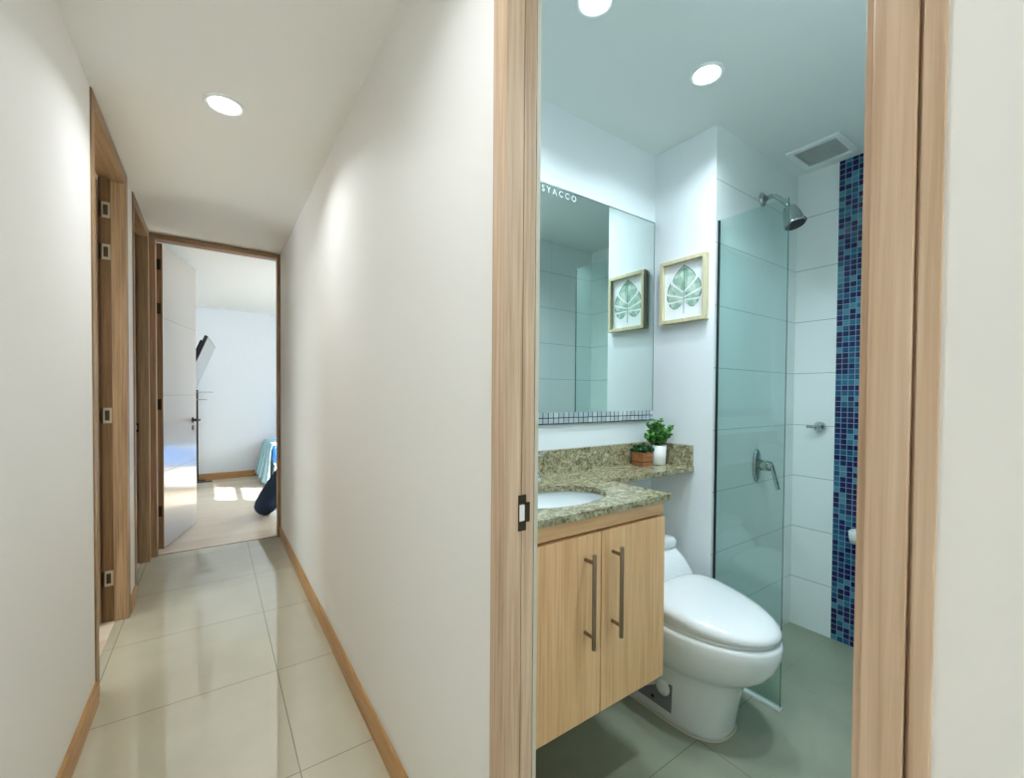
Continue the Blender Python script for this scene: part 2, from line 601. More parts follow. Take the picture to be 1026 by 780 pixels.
# bedroom
struct(MB().box(-0.85, 2.5, 7.28, 7.4, 0, 2.365).build('wall_bedroom_far', WALL_BED), 'pale blue white far wall of the bedroom', 'wall')
struct(MB().box(-0.85, -0.70, 4.15, 7.28, 0, 2.365).build('wall_bedroom_left', WALL_BED), 'white left wall of the bedroom behind the door', 'wall')
struct(MB().box(0.477, 2.4, 4.05, 4.15, 0, 2.365).box(-0.85, -0.376, 4.05, 4.15, 0, 2.365).build('wall_bedroom_front', WALL_BED), 'bedroom wall around the open door', 'wall')
wr = MB()
wr.box(2.3, 2.42, 4.15, 4.30, 0, 2.365).box(2.3, 2.42, 5.51, 7.28, 0, 2.365)
wr.box(2.3, 2.42, 4.30, 5.51, 0, 0.88).box(2.3, 2.42, 4.30, 5.51, 2.22, 2.365)
struct(wr.build('wall_bedroom_right', WALL_BED), 'bedroom wall with the sunny window', 'wall')


def window(n, label, axis, at, u0, u1, z0, z1, transom):
    """white frame with a transom bar and clear panes"""
    cx = (u0 + u1) / 2
    root = sroot('window_%d' % n, label, 'window', (at, cx, z0) if axis == 'y' else (cx, at, z0))
    f = MB()

    def b(a, c, d, e):
        if axis == 'y':
            f.box(at - 0.02, at + 0.02, a, c, d, e)
        else:
            f.box(a, c, at - 0.02, at + 0.02, d, e)
    t = 0.035
    b(u0, u1, z0, z0 + t)
    b(u0, u1, z1 - t, z1)
    b(u0, u0 + t, z0 + t, z1 - t)
    b(u1 - t, u1, z0 + t, z1 - t)
    b(u0 + t, u1 - t, transom - 0.02, transom + 0.02)
    f.build('window_frame', PLASTIC, root, 0.002)
    for za, zb in ((z0 + t, transom - 0.02), (transom + 0.02, z1 - t)):
        g = MB()
        if axis == 'y':
            g.box(at - 0.003, at + 0.003, u0 + t, u1 - t, za, zb)
        else:
            g.box(u0 + t, u1 - t, at - 0.003, at + 0.003, za, zb)
        g.build('window_pane', CLEAR, root)


window(1, 'white framed window in the bedroom wall', 'y', 2.36, 4.30, 5.51, 0.88, 2.22, 1.937)
window(2, 'added unseen white framed window at the corridor end', 'x', -2.65, -0.22, 0.30, 0.85, 2.1, 1.7)  # added behind the camera to let daylight into the corridor
window(3, 'added unseen white framed window of the side room', 'y', -3.25, 0.9, 2.4, 0.9, 2.1, 1.7)  # added out of view to bring light into the side room

# baseboards
def base(name, x0, x1, y0, y1, label, m=BASEW):
    struct(MB().box(x0, x1, y0, y1, 0, 0.088).build(name, m, None, 0.003), label, 'baseboard')


base('baseboard_right', 0.448, 0.46, 0.735, 4.05, 'golden oak baseboard along the right corridor wall')
base('baseboard_right_near', 0.448, 0.46, -2.6, 0.083, 'oak baseboard right of the bathroom door')
base('baseboard_left', -0.375, -0.363, -2.6, 2.262, 'golden oak baseboard along the near left wall')
base('baseboard_pier', -0.375, -0.364, 3.092, 3.286, 'short oak baseboard on the pier between doors')
base('baseboard_bedroom', -0.70, 2.3, 7.268, 7.28, 'pale oak baseboard along the far bedroom wall', BASEX)


# ------------------------------------------------------------------ doors and their frames
# bathroom door frame, in the right corridor wall
d1 = sroot('door_1', 'light oak frame of the bathroom doorway', 'door frame', (0.49, 0.41, 0))
m = MB()
m.box(0.455, 0.496, 0.685, 0.733, 0, ZC - 0.002)
m.box(0.496, 0.4985, 0.690, 0.733, 0, ZC - 0.002)
m.box(0.4985, 0.528, 0.687, 0.733, 0, ZC - 0.002)
m.build('jamb', OAK, d1, 0.0012)
m = MB()
m.box(0.455, 0.53, 0.1005, 0.129, 0, ZC - 0.002)
m.box(0.468, 0.53, 0.129, 0.138, 0, ZC - 0.002)
m.box(0.461, 0.53, 0.098, 0.1005, 0, ZC - 0.002)
m.box(0.457, 0.47, 0.0845, 0.098, 0, ZC - 0.002)
m.build('jamb', OAK, d1, 0.0012)
MB().box(0.455, 0.528, 0.138, 0.685, ZC - 0.047, ZC - 0.002).build('header', OAKH, d1, 0.0012)
m = MB()
sy = 0.6835
m.box(0.4885, 0.507, sy, sy + 0.0035, 0.985, 1.003)
m.box(0.4885, 0.507, sy, sy + 0.0035, 0.932, 0.950)
m.box(0.5025, 0.516, sy, sy + 0.0035, 0.948, 0.987)
m.box(0.4885, 0.4905, sy, sy + 0.0035, 0.95, 0.985)
m.build('strike_plate', BRONZE, d1)
MB().box(0.4905, 0.5025, 0.6825, 0.6865, 0.952, 0.983).build('latch_hole', POTW, d1)


def far_frame(n, label, y0, y1, hinges):
    """full-height frame in the left corridor wall: near jamb, far jamb with rebate and stop, header"""
    r = sroot('door_%d' % n, label, 'door frame', (-0.42, (y0 + y1) / 2, 0))
    t = 0.045
    m = MB()
    m.box(-0.477, -0.369, y0, y0 + t, 0, ZC - 0.004)
    m.build('jamb', OAKM, r, 0.0015)
    m = MB()
    m.box(-0.477, -0.369, y1 - t, y1, 0, ZC - 0.004)
    m.box(-0.428, -0.369, y1 - t - 0.014, y1 - t, 0, ZC - 0.004)
    m.build('jamb', OAKM, r, 0.0015)
    m = MB()
    m.box(-0.477, -0.369, y0 + t, y1 - t, ZC - 0.05, ZC - 0.004)
    m.box(-0.428, -0.369, y0 + t, y1 - t, ZC - 0.064, ZC - 0.05)
    m.build('header', OAKMH, r, 0.0015)
    return r


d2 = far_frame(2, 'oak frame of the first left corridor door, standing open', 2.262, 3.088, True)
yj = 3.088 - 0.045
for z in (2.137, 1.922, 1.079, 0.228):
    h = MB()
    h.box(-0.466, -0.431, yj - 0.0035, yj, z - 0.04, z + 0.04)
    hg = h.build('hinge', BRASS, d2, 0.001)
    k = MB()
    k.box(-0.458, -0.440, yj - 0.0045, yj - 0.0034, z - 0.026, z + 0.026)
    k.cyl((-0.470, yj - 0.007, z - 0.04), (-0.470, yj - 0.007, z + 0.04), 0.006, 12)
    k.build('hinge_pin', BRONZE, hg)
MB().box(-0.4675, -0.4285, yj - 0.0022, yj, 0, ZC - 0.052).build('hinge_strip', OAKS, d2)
MB().box(-0.477, -0.4675, yj - 0.0020, yj, 0, ZC - 0.052).build('shadow_gap', DARKGAP, d2)  # dark strip painted in for the shade between leaf and rebate
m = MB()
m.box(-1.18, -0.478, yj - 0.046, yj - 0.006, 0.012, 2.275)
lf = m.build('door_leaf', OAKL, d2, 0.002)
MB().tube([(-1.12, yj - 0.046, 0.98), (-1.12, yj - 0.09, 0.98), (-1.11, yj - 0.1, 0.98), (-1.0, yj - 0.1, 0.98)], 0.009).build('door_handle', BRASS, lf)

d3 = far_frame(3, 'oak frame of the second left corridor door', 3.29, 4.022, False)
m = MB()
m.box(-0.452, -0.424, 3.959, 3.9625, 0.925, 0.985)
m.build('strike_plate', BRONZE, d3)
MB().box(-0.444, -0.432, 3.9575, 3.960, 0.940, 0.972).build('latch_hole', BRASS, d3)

# bedroom door: frame toned dark for backlit shade, white grooved leaf swung into the room
d4 = sroot('door_4', 'white grooved door standing open into the bedroom in a brown frame', 'door', (0.05, 4.1, 0))
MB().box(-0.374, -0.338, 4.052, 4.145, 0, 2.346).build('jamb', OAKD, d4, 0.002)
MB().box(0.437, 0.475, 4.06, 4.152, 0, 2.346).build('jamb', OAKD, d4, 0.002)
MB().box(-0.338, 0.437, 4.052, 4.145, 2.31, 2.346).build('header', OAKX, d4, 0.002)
hp = Vector((-0.308, 4.195, 0))
la = Vector((0.182, 0.696, 0)).normalized()
ln = Vector((la.y, -la.x, 0))        # face seen from the corridor
L = 0.72
leaf = MB().obox(hp + Vector((0, 0, 0.012)) - ln * 0.040, la * L, ln * 0.040, (0, 0, 2.305)).build('door_leaf', DOORW, d4, 0.0015)
MB().obox(hp + Vector((0, 0, 0.013)) - ln * 0.0395 - la * 0.0015, la * 0.0015, ln * 0.039, (0, 0, 2.303)).build('edge_band', OAKD, leaf)
for zg in (1.762, 1.180, 0.598):
    MB().obox(hp + Vector((0, 0, zg - 0.002)) + ln * 0.0001, la * L, ln * 0.0004, (0, 0, 0.004)).build('groove', GROOVE, leaf)
for z in (2.16, 1.83, 1.11, 0.30):
    MB().cyl(hp - ln * 0.046 - la * 0.008 + Vector((0, 0, z - 0.045)), hp - ln * 0.046 - la * 0.008 + Vector((0, 0, z + 0.045)), 0.007, 12) \
        .obox(hp - ln * 0.036 - la * 0.003 + Vector((0, 0, z - 0.04)), la * 0.0015, ln * 0.025, (0, 0, 0.08)).build('hinge', BRONZE, d4)
hc = hp + la * 0.625 + Vector((0, 0, 0.957))
m = MB()
m.lathe([(0.026, 0), (0.026, 0.006), (0.02, 0.01)], hc, ln, 24)
m.tube([hc + ln * 0.005, hc + ln * 0.045, hc + ln * 0.055 - la * 0.01, hc + ln * 0.055 - la * 0.11], [0.010, 0.010, 0.010, 0.008], 12)
m.lathe([(0.022, 0), (0.022, 0.006)], hc - Vector((0, 0, 0.07)), ln, 20)
m.build('door_handle', BRONZE, leaf)
hb = hc - ln * 0.040
m = MB()
m.lathe([(0.026, 0), (0.026, 0.006), (0.02, 0.01)], hb, -ln, 24)
m.tube([hb - ln * 0.005, hb - ln * 0.045, hb - ln * 0.055 - la * 0.01, hb - ln * 0.055 - la * 0.11], [0.010, 0.010, 0.010, 0.008], 12)
m.build('door_handle', BRONZE, leaf)


# ------------------------------------------------------------------ ceiling lights and vent
def downlight(label, x, y, r, lens, watts, col, spread):
    t = thing('ceiling_downlight', label, 'ceiling light', (x, y, ZC))
    ld = bpy.data.lights.new('downlight_beam', 'AREA')
    ld.shape = 'DISK'
    ld.size = r * 1.5
    ld.energy = watts
    ld.color = col
    ld.spread = math.radians(spread)
    lo_ = bpy.data.objects.new('downlight_beam', ld)
    COL.objects.link(lo_)
    lo_.parent = t
    lo_.location = (0, 0, -0.009)
    m = MB()
    m.lathe([(r * 0.76, -0.0015), (r * 0.79, -0.006), (r * 0.94, -0.008), (r, -0.004), (r, 0.0)], (x, y, ZC), (0, 0, 1), 40, 0, False, False)
    m.build('trim_ring', PLASTIC, t)
    MB().lathe([(r * 0.76, -0.0022), (r * 0.76, -0.0012)], (x, y, ZC), (0, 0, 1), 40).build('lens', lens, t)
    return t


HC = (0.92, 0.98, 1.03)
BC = (0.80, 0.94, 1.04)
downlight('round white downlight in the corridor ceiling', 0.042, 2.095, 0.071, LENS_H, LAMP_HALL, HC, 140)
downlight('added unseen fill downlight in the corridor, above the viewer', 0.02, 0.62, 0.071, LENS_H, LAMP_HALL, HC, 140)  # fill lamp added out of view to brighten the near walls
downlight('added unseen fill downlight near the corridor end window', 0.042, -1.20, 0.071, LENS_H, LAMP_HALL, HC, 140)  # fill lamp added behind the camera for the near jamb and walls
downlight('round bright bathroom downlight nearer the shower', 1.443, 0.886, 0.058, LENS_B, LAMP_BATH, BC, 140)
downlight('round bathroom downlight cut by the top of the photo', 0.912, 0.912, 0.058, LENS_B, LAMP_BATH, BC, 140)
downlight('added unseen fill downlight just inside the bathroom doorway', 1.22, 0.37, 0.058, LENS_B, LAMP_BATH * 1.6, BC, 140)  # added out of view to even out the light on vanity and bowl

vt = thing('exhaust_vent', 'square white louvred exhaust grille on the shower ceiling', 'vent', (2.33, 0.845, ZC))
m = MB()
x0, x1, y0, y1 = 2.215, 2.445, 0.738, 0.955
for a in ((x0, x0 + 0.028, y0, y1), (x1 - 0.024, x1, y0, y1), (x0 + 0.028, x1 - 0.024, y0, y0 + 0.024), (x0 + 0.028, x1 - 0.024, y1 - 0.024, y1)):
    m.box(a[0], a[1], a[2], a[3], ZC - 0.011, ZC)
m.build('grille_frame', PLASTIC, vt, 0.003)
m = MB()
for i in range(12):
    xx = x0 + 0.033 + i * 0.0145
    m.obox((xx, y0 + 0.022, ZC - 0.011), (0.011, 0, 0.009), (0, y1 - y0 - 0.044, 0), (-0.001, 0, 0.0012))
m.build('louvre', PLASTIC, vt)
MB().box(x0 + 0.02, x1 - 0.02, y0 + 0.02, y1 - 0.02, ZC - 0.002, ZC - 0.0005).build('backing', mat('vent_dark', srgb(166, 170, 162), 0.8), vt)

# ------------------------------------------------------------------ vanity
van = thing('vanity_cabinet', 'wall hung light oak vanity cabinet with two doors under the granite counter', 'cabinet', (0.895, 1.08, 0.30))
vx0, vx1, vz0, vz1 = 0.613, 1.186, 0.300, 0.866
m = MB()
m.box(vx0, vx0 + 0.016, 0.868, 1.328, vz0, vz1)
m.box(vx1 - 0.016, vx1, 0.868, 1.328, vz0, vz1)
m.box(vx0 + 0.016, vx1 - 0.016, 0.868, 1.328, vz0, vz0 + 0.016)
m.box(vx0 + 0.016, vx1 - 0.016, 1.318, 1.328, vz0 + 0.016, vz1 - 0.03)
m.build('body', VAN, van, 0.001)
MB().box(vx0 + 0.003, vx1, 0.857, 0.868, 0.8215, 0.868).build('top_rail', VANX, van, 0.001)
MB().box(vx0 + 0.016, vx1 - 0.016, 0.8672, 0.869, 0.31, 0.83).build('shadow_gap', DARKGAP, van)  # dark panel added so the slit between the doors reads as shade
for k, (a, b, hx) in enumerate(((vx0, 0.8955, 0.834), (0.8995, vx1, 0.943))):
    dr = MB().box(a, b, 0.850, 0.8675, vz0 - 0.002, 0.816).build('door', VAN, van, 0.0015)
    m = MB()
    m.cyl((hx, 0.815, 0.515), (hx, 0.815, 0.772), 0.006, 16)
    for z in (0.750, 0.548):
        m.cyl((hx, 0.8505, z), (hx, 0.815, z), 0.005, 12)
    m.build('handle', STEEL, dr, 0.0008)

# counter: an L with an oval cut-out
ct = thing('countertop', 'olive granite countertop with a narrow ledge over the toilet', 'countertop', (0.9, 1.08, 0.866))


def ell(cx, cy, rx, ry, z, n=64):
    return [(cx + rx * math.cos(2 * PI * i / n), cy + ry * math.sin(2 * PI * i / n), z) for i in range(n)]


SC = (0.862, 1.022)
bm = bmesh.new()
outer = [(0.545, 0.834), (1.194, 0.834), (1.194, 1.104), (1.743, 1.104), (1.743, 1.328), (0.545, 1.328)]
zt, zb = 0.888, 0.868
ov = [bm.verts.new((x, y, zt)) for x, y in outer]
iv = [bm.verts.new(p) for p in ell(SC[0], SC[1], 0.197, 0.124, zt)]
ed = [bm.edges.new((ov[i], ov[(i + 1) % len(ov)])) for i in range(len(ov))]
ed += [bm.edges.new((iv[i], iv[(i + 1) % len(iv)])) for i in range(len(iv))]
bmesh.ops.triangle_fill(bm, use_beauty=True, use_dissolve=False, edges=ed)
ext = bmesh.ops.extrude_face_region(bm, geom=bm.faces[:])
for e_ in ext['geom']:
    if isinstance(e_, bmesh.types.BMVert):
        e_.co.z = zb
bmesh.ops.recalc_face_normals(bm, faces=bm.faces)
me = bpy.data.meshes.new('slab')
bm.to_mesh(me)
bm.free()
me.materials.append(GRAN)
slab = bpy.data.objects.new('slab', me)
COL.objects.link(slab)
slab.parent = ct
slab.matrix_parent_inverse = Matrix.Translation(-ct.location)
MB().box(0.545, 1.743, 1.310, 1.3285, zt, 0.982).build('backsplash', GRAN, ct, 0.001)
MB().box(1.724, 1.743, 1.108, 1.310, zt, 0.982).build('side_splash', GRAN, ct, 0.001)

# sink bowl
sk = MB()
rings = []
for s, z in ((1.0, 0.8675), (1.0, 0.858), (0.97, 0.83), (0.88, 0.79), (0.70, 0.762), (0.40, 0.748), (0.12, 0.745)):
    rings.append(ell(SC[0], SC[1], 0.203 * s, 0.130 * s, z))
sk.loft(rings, 0, False, True)
outr = [ell(SC[0], SC[1], 0.203 * s + 0.010, 0.130 * s + 0.010, z - 0.008) for s, z in ((1.0, 0.8755), (1.0, 0.858), (0.97, 0.83), (0.88, 0.79), (0.70, 0.762), (0.40, 0.748), (0.12, 0.745))]
sk.loft(outr, 0, False, True)
n = 64
sk.add(rings[0] + outr[0], [(i, (i + 1) % n, n + (i + 1) % n, n + i) for i in range(n)])
sb = thing('sink_basin', 'oval white undermount basin in the granite counter', 'sink', (SC[0], SC[1], 0.74))
sk.build('basin', PORC, sb)
MB().lathe([(0.022, 0), (0.022, 0.003), (0.016, 0.004)], (SC[0], SC[1], 0.7455), (0, 0, 1), 24).build('drain', CHROME, sb)

fc = thing('faucet', 'chrome basin faucet behind the sink', 'faucet', (0.925, 1.235, 0.888))
m = MB()
fx, fy = 0.925, 1.235
m.lathe([(0.027, 0), (0.027, 0.006), (0.021, 0.012), (0.019, 0.06), (0.021, 0.075), (0.012, 0.082)], (fx, fy, 0.8888), (0, 0, 1), 28)
m.build('body', CHROME, fc)
MB().tube([(fx - 0.005, fy - 0.01, 0.93), (fx - 0.02, fy - 0.05, 0.942), (fx - 0.04, fy - 0.10, 0.935), (fx - 0.045, fy - 0.115, 0.92)], [0.013, 0.012, 0.011, 0.010]).build('spout', CHROME, fc)
MB().tube([(fx, fy, 0.966), (fx + 0.015, fy - 0.01, 0.978), (fx + 0.055, fy - 0.03, 0.986)], [0.010, 0.008, 0.006]).build('lever', CHROME, fc)

# ------------------------------------------------------------------ mirror
mr = thing('wall_mirror', 'large frameless wall mirror with a mosaic strip along its bottom', 'mirror', (1.2, 1.325, 1.08))
MB().box(0.600, 1.7335, 1.322, 1.3295, 1.131, 2.027).build('mirror_glass', MIRROR, mr)
MB().box(0.600, 1.7335, 1.318, 1.3295, 1.084, 1.1307).build('mosaic_border', MIRMOS, mr)
MB().box(0.600, 1.7345, 1.3205, 1.3298, 2.027, 2.0295).box(1.7335, 1.7350, 1.3205, 1.3298, 1.084, 2.027).build('edge_strip', mat('mirror_edge', srgb(120, 140, 140), 0.3, 0.6), mr)
# frosted letters along the top edge of the glass
FROST = mat('frosted_letter', srgb(226, 240, 238), 0.6)
cu = bpy.data.curves.new('letters', 'FONT')
cu.body = 'SYACCO'
cu.size = 0.034
cu.space_character = 1.55
cu.extrude = 0.0004
lo = bpy.data.objects.new('letters_tmp', cu)
COL.objects.link(lo)
bpy.context.view_layer.update()
lm = bpy.data.meshes.new_from_object(lo.evaluated_get(bpy.context.evaluated_depsgraph_get()))
bpy.data.objects.remove(lo)
lm.transform(Matrix.Translation((1.043, 1.3212, 1.993)) @ Matrix.Rotation(PI / 2, 4, 'X'))
lm.materials.clear()
lm.materials.append(FROST)
lt = bpy.data.objects.new('lettering', lm)
COL.objects.link(lt)
lt.parent = mr
lt.matrix_parent_inverse = Matrix.Translation(-mr.location)

# ------------------------------------------------------------------ framed leaf print on the side return
pf = thing('framed_print', 'square pale wood frame with a green monstera leaf on white paper', 'picture', (1.735, 1.165, 1.537))
fy0, fy1, fz0, fz1 = 1.046, 1.276, 1.533, 1.818
xf, xb = 1.716, 1.744
bw = 0.0155
m = MB()
m.box(xf, xb, fy0, fy0 + bw, fz0, fz1)
m.box(xf, xb, fy1 - bw, fy1, fz0, fz1)
m.box(xf, xb, fy0 + bw, fy1 - bw, fz0, fz0 + bw)
m.box(xf, xb, fy0 + bw, fy1 - bw, fz1 - bw, fz1)
m.build('frame', FRAMEP, pf, 0.001)
MB().box(xb - 0.008, xb - 0.002, fy0 + bw, fy1 - bw, fz0 + bw, fz1 - bw).build('paper', PAPER, pf)


def printleaf():
    m = bpy.data.materials.new('watercolour_leaf')
    m.use_nodes = True
    k = NT(m)
    k.b.inputs['Roughness'].default_value = 0.7
    n = k.noise(k.mapping((1, 1, 1), (0.5, 0, 0)), 26, 4, 0.6, 0.6)
    k.color(k.ramp(n, [(0.34, srgb(116, 156, 142)), (0.48, srgb(164, 194, 174)), (0.62, srgb(206, 222, 204))]))
    return m


PL = printleaf()
PLD = mat('leaf_ink', srgb(70, 104, 100), 0.7)
pc_y, pc_z = (fy0 + fy1) / 2, (fz0 + fz1) / 2


def lp(u, v, dx=0.0):
    """leaf coordinates: u to the right as seen from the bathroom, v up (unit about 0.1 m)"""
    return (xb - 0.0086 - dx, pc_y - u * 0.108, pc_z + 0.006 + v * 0.108)


lobes = [
    [(0, 1.02), (0.20, 0.88), (0.42, 0.68), (0.54, 0.47), (0.50, 0.36), (0.26, 0.14), (0.0, -0.08)],
    [(0.65, 0.37), (0.75, 0.19), (0.79, -0.01), (0.70, -0.06), (0.42, -0.16), (0.02, -0.30), (0.02, -0.13), (0.36, 0.12)],
    [(0.80, -0.13), (0.80, -0.28), (0.74, -0.41), (0.40, -0.42), (0.02, -0.42), (0.02, -0.35), (0.50, -0.22)],
    [(0.70, -0.51), (0.62, -0.66), (0.46, -0.76), (0.26, -0.72), (0.06, -0.58), (0.02, -0.47), (0.40, -0.49)],
]
lm_ = MB()
ink = MB()
for sgn in (1, -1):
    for lb in lobes:
        pts = [(sgn * u * (1.0 if sgn > 0 else 1.03), v - (0.0 if sgn > 0 else 0.02)) for u, v in lb]
        if sgn < 0:
            pts = pts[::-1]
        lm_.add([lp(u, v) for u, v in pts], [tuple(range(len(pts)))])
        # inked outer rim
        for (ua, va), (ub, vb) in zip(lb[:3], lb[1:4]):
            t = 0.03
            ink.add([lp(sgn * ua, va, 0.0004), lp(sgn * ub, vb, 0.0004), lp(sgn * (ub - t), vb - 0.01, 0.0004), lp(sgn * (ua - t), va - 0.01, 0.0004)], [(0, 1, 2, 3)])
ink.add([lp(-0.012, 1.0, 0.0005), lp(0.012, 1.0, 0.0005), lp(0.014, -1.0, 0.0005), lp(-0.014, -1.0, 0.0005)], [(0, 1, 2, 3)])
lm_.build('leaf_print', PL, pf)
ink.build('leaf_outline', PLD, pf)


# ------------------------------------------------------------------ the two little plants on the ledge
def leaf_blob(mb, base_, tip, wdt, curl=0.2):
    b, t = Vector(base_), Vector(tip)
    d = t - b
    s = d.cross(Vector((random.uniform(-1, 1), random.uniform(-1, 1), random.uniform(-.3, 1)))).normalized() * wdt
    nrm = d.cross(s).normalized() * d.length * curl
    vs = [b, b + d * 0.35 + s + nrm * 0.5, b + d * 0.7 + s * 0.8 + nrm * 0.4, t, b + d * 0.7 - s * 0.8 + nrm * 0.4, b + d * 0.35 - s + nrm * 0.5, b + d * 0.5]
    mb.add(vs, [(0, 1, 6), (1, 2, 6), (2, 3, 6), (3, 4, 6), (4, 5, 6), (5, 0, 6)], 0, True)


wp = thing('potted_herb', 'low dark green plant in a square wooden planter on the granite ledge', 'potted plant', (1.565, 1.252, 0.888))
bx0, bx1, by0, by1 = 1.548, 1.614, 1.226, 1.290
m = MB()
m.box(bx0, bx1, by0, by0 + 0.006, 0.889, 0.948)
m.box(bx0, bx1, by1 - 0.006, by1, 0.889, 0.948)
m.box(bx0, bx0 + 0.006, by0 + 0.006, by1 - 0.006, 0.889, 0.948)
m.box(bx1 - 0.006, bx1, by0 + 0.006, by1 - 0.006, 0.889, 0.948)
m.box(bx0, bx1, by0, by1, 0.8888, 0.892)
m.build('planter', TERRA, wp, 0.001)
MB().box(bx0 - 0.0012, bx1 + 0.0012, by0 - 0.0012, by1 + 0.0012, 0.904, 0.908).build('band', mat('planter_band', srgb(84, 48, 26), 0.6), wp)
MB().box(bx0 + 0.006, bx1 - 0.006, by0 + 0.006, by1 - 0.006, 0.893, 0.940).build('soil', SOIL, wp)
m = MB()
for i in range(420):
    bx, by = random.uniform(bx0 - 0.004, bx1 + 0.004), random.uniform(by0 - 0.004, by1 + 0.004)
    rr = max(abs(bx - 1.581) / 0.042, abs(by - 1.258) / 0.038)
    top = 0.945 + 0.032 * math.sqrt(max(0, 1 - rr * rr * 0.8))
    z = random.uniform(0.942, top)
    leaf_blob(m, (bx, by, z), (bx + random.uniform(-.011, .011), by + random.uniform(-.011, .011), z + random.uniform(0.002, 0.014)), 0.0045)
m.build('foliage', LEAF2, wp)

gp = thing('potted_plant', 'bushy green plant in a round white pot in the corner of the ledge', 'potted plant', (1.662, 1.236, 0.888))
cx, cy = 1.660, 1.232
MB().lathe([(0.030, 0), (0.033, 0.006), (0.035, 0.03), (0.036, 0.088), (0.032, 0.088), (0.031, 0.078)], (cx, cy, 0.8888), (0, 0, 1), 32).build('pot', POTW, gp)
MB().lathe([(0.0315, 0.079), (0.0315, 0.081)], (cx, cy, 0.888), (0, 0, 1), 24).build('soil', SOIL, gp)
fol, stm = MB(), MB()
for i in range(46):
    a = random.uniform(0, 2 * PI)
    sp = random.uniform(0.15, 1.0)
    hgt = random.uniform(0.06, 0.122) * (1.12 - 0.35 * sp)
    ex = cx + math.cos(a) * 0.082 * sp
    ey = cy + math.sin(a) * 0.055 * sp
    ey = min(ey, 1.300)
    ex = min(ex, 1.716)
    p0 = Vector((cx + math.cos(a) * 0.012, cy + math.sin(a) * 0.012, 0.966))
    p2 = Vector((ex, ey, 0.968 + hgt))
    p1 = (p0 + p2) / 2 + Vector((0, 0, 0.012))
    stm.tube([p0, p1, p2], [0.0012, 0.001, 0.0007], 6)
    for j in range(11):
        t = 0.25 + 0.75 * j / 10
        q = (p0 * (1 - t) ** 2 + p1 * 2 * t * (1 - t) + p2 * t * t)
        for s in (0, 1):
            an = random.uniform(0, 2 * PI)
            leaf_blob(fol, q, q + Vector((math.cos(an) * 0.018, math.sin(an) * 0.016, random.uniform(-0.002, 0.012))), 0.0068)
fol.build('foliage', LEAF1, gp)
stm.build('stem', LEAF2, gp)

# ------------------------------------------------------------------ toilet
tl = thing('toilet', 'white one piece toilet with closed lid beside the vanity', 'toilet', (1.48, 1.0, 0))
TX = 1.485


def egg(a, yf, yb, z, yc=None, n=56, sq=2.0, cx=TX, sf=2.0):
    """egg-shaped outline: front (towards -y) elliptic, back squarer"""
    yc = yc if yc is not None else yf + (yb - yf) * 0.55
    out = []
    for i in range(n):
        t = 2 * PI * i / n
        cx_, sy_ = math.cos(t), math.sin(t)
        e = sq if sy_ > 0 else sf
        x = math.copysign(abs(cx_) ** (2 / e), cx_) * a
        y = math.copysign(abs(sy_) ** (2 / e), sy_)
        y = yc + y * ((yb - yc) if y > 0 else (yc - yf))
        out.append((cx + x, y, z))
    return out


m = MB()
rg = [egg(0.125, 0.788, 1.30, 0.0, 1.0, sq=5, sf=2.7), egg(0.124, 0.786, 1.30, 0.02, 1.0, sq=5, sf=2.7), egg(0.125, 0.780, 1.30, 0.06, 1.0, sq=5, sf=2.6),
      egg(0.128, 0.768, 1.30, 0.12, 1.0, sq=5, sf=2.5), egg(0.133, 0.754, 1.30, 0.175, 1.0, sq=5, sf=2.4), egg(0.138, 0.744, 1.30, 0.205, 1.0, sq=5, sf=2.3),
      egg(0.147, 0.730, 1.30, 0.220, 0.99, sq=5, sf=2.2), egg(0.166, 0.698, 1.30, 0.238, 0.98, sq=5), egg(0.181, 0.668, 1.30, 0.265, 0.97, sq=5),
      egg(0.190, 0.646, 1.30, 0.30, 0.96, sq=5), egg(0.195, 0.632, 1.30, 0.34, 0.95, sq=5), egg(0.195, 0.629, 1.30, 0.372, 0.95, sq=5),
      egg(0.192, 0.633, 1.295, 0.382, 0.95, sq=5), egg(0.184, 0.642, 1.29, 0.386, 0.95, sq=5)]
m.loft(rg)
m.build('bowl', PORC, tl)
m = MB()
m.loft([egg(0.178, 0.650, 1.03, 0.3865, 0.92, sq=3), egg(0.181, 0.646, 1.03, 0.389, 0.92, sq=3), egg(0.181, 0.646, 1.03, 0.395, 0.92, sq=3), egg(0.178, 0.652, 1.028, 0.3975, 0.92, sq=3)])
m.build('seat', PORC, tl)


def tilt(r):
    return [(x, y, z + 0.040 * max(0.0, (y - 0.66) / 0.38) ** 1.3) for x, y, z in r]


m = MB()
m.loft([egg(0.180, 0.646, 1.036, 0.398, 0.92, sq=3)] + [tilt(egg(*a, 0.92, sq=q)) for a, q in (((0.187, 0.636, 1.040, 0.402), 3), ((0.188, 0.634, 1.041, 0.412), 3), ((0.184, 0.640, 1.04, 0.424), 3),
        ((0.172, 0.660, 1.035, 0.434), 3), ((0.146, 0.70, 1.02, 0.441), 3), ((0.10, 0.77, 0.99, 0.445), 2.5), ((0.03, 0.87, 0.95, 0.4465), 2))])
m.build('lid', PORC, tl)


def rrect(x0, x1, y0, y1, z, r=0.045, n=8):
    out = []
    for cx_, cy_, a0 in ((x1 - r, y1 - r, 0), (x0 + r, y1 - r, PI / 2), (x0 + r, y0 + r, PI), (x1 - r, y0 + r, 1.5 * PI)):
        for k in range(n + 1):
            a = a0 + PI / 2 * k / n
            out.append((cx_ + r * math.cos(a), cy_ + r * math.sin(a), z))
    return out


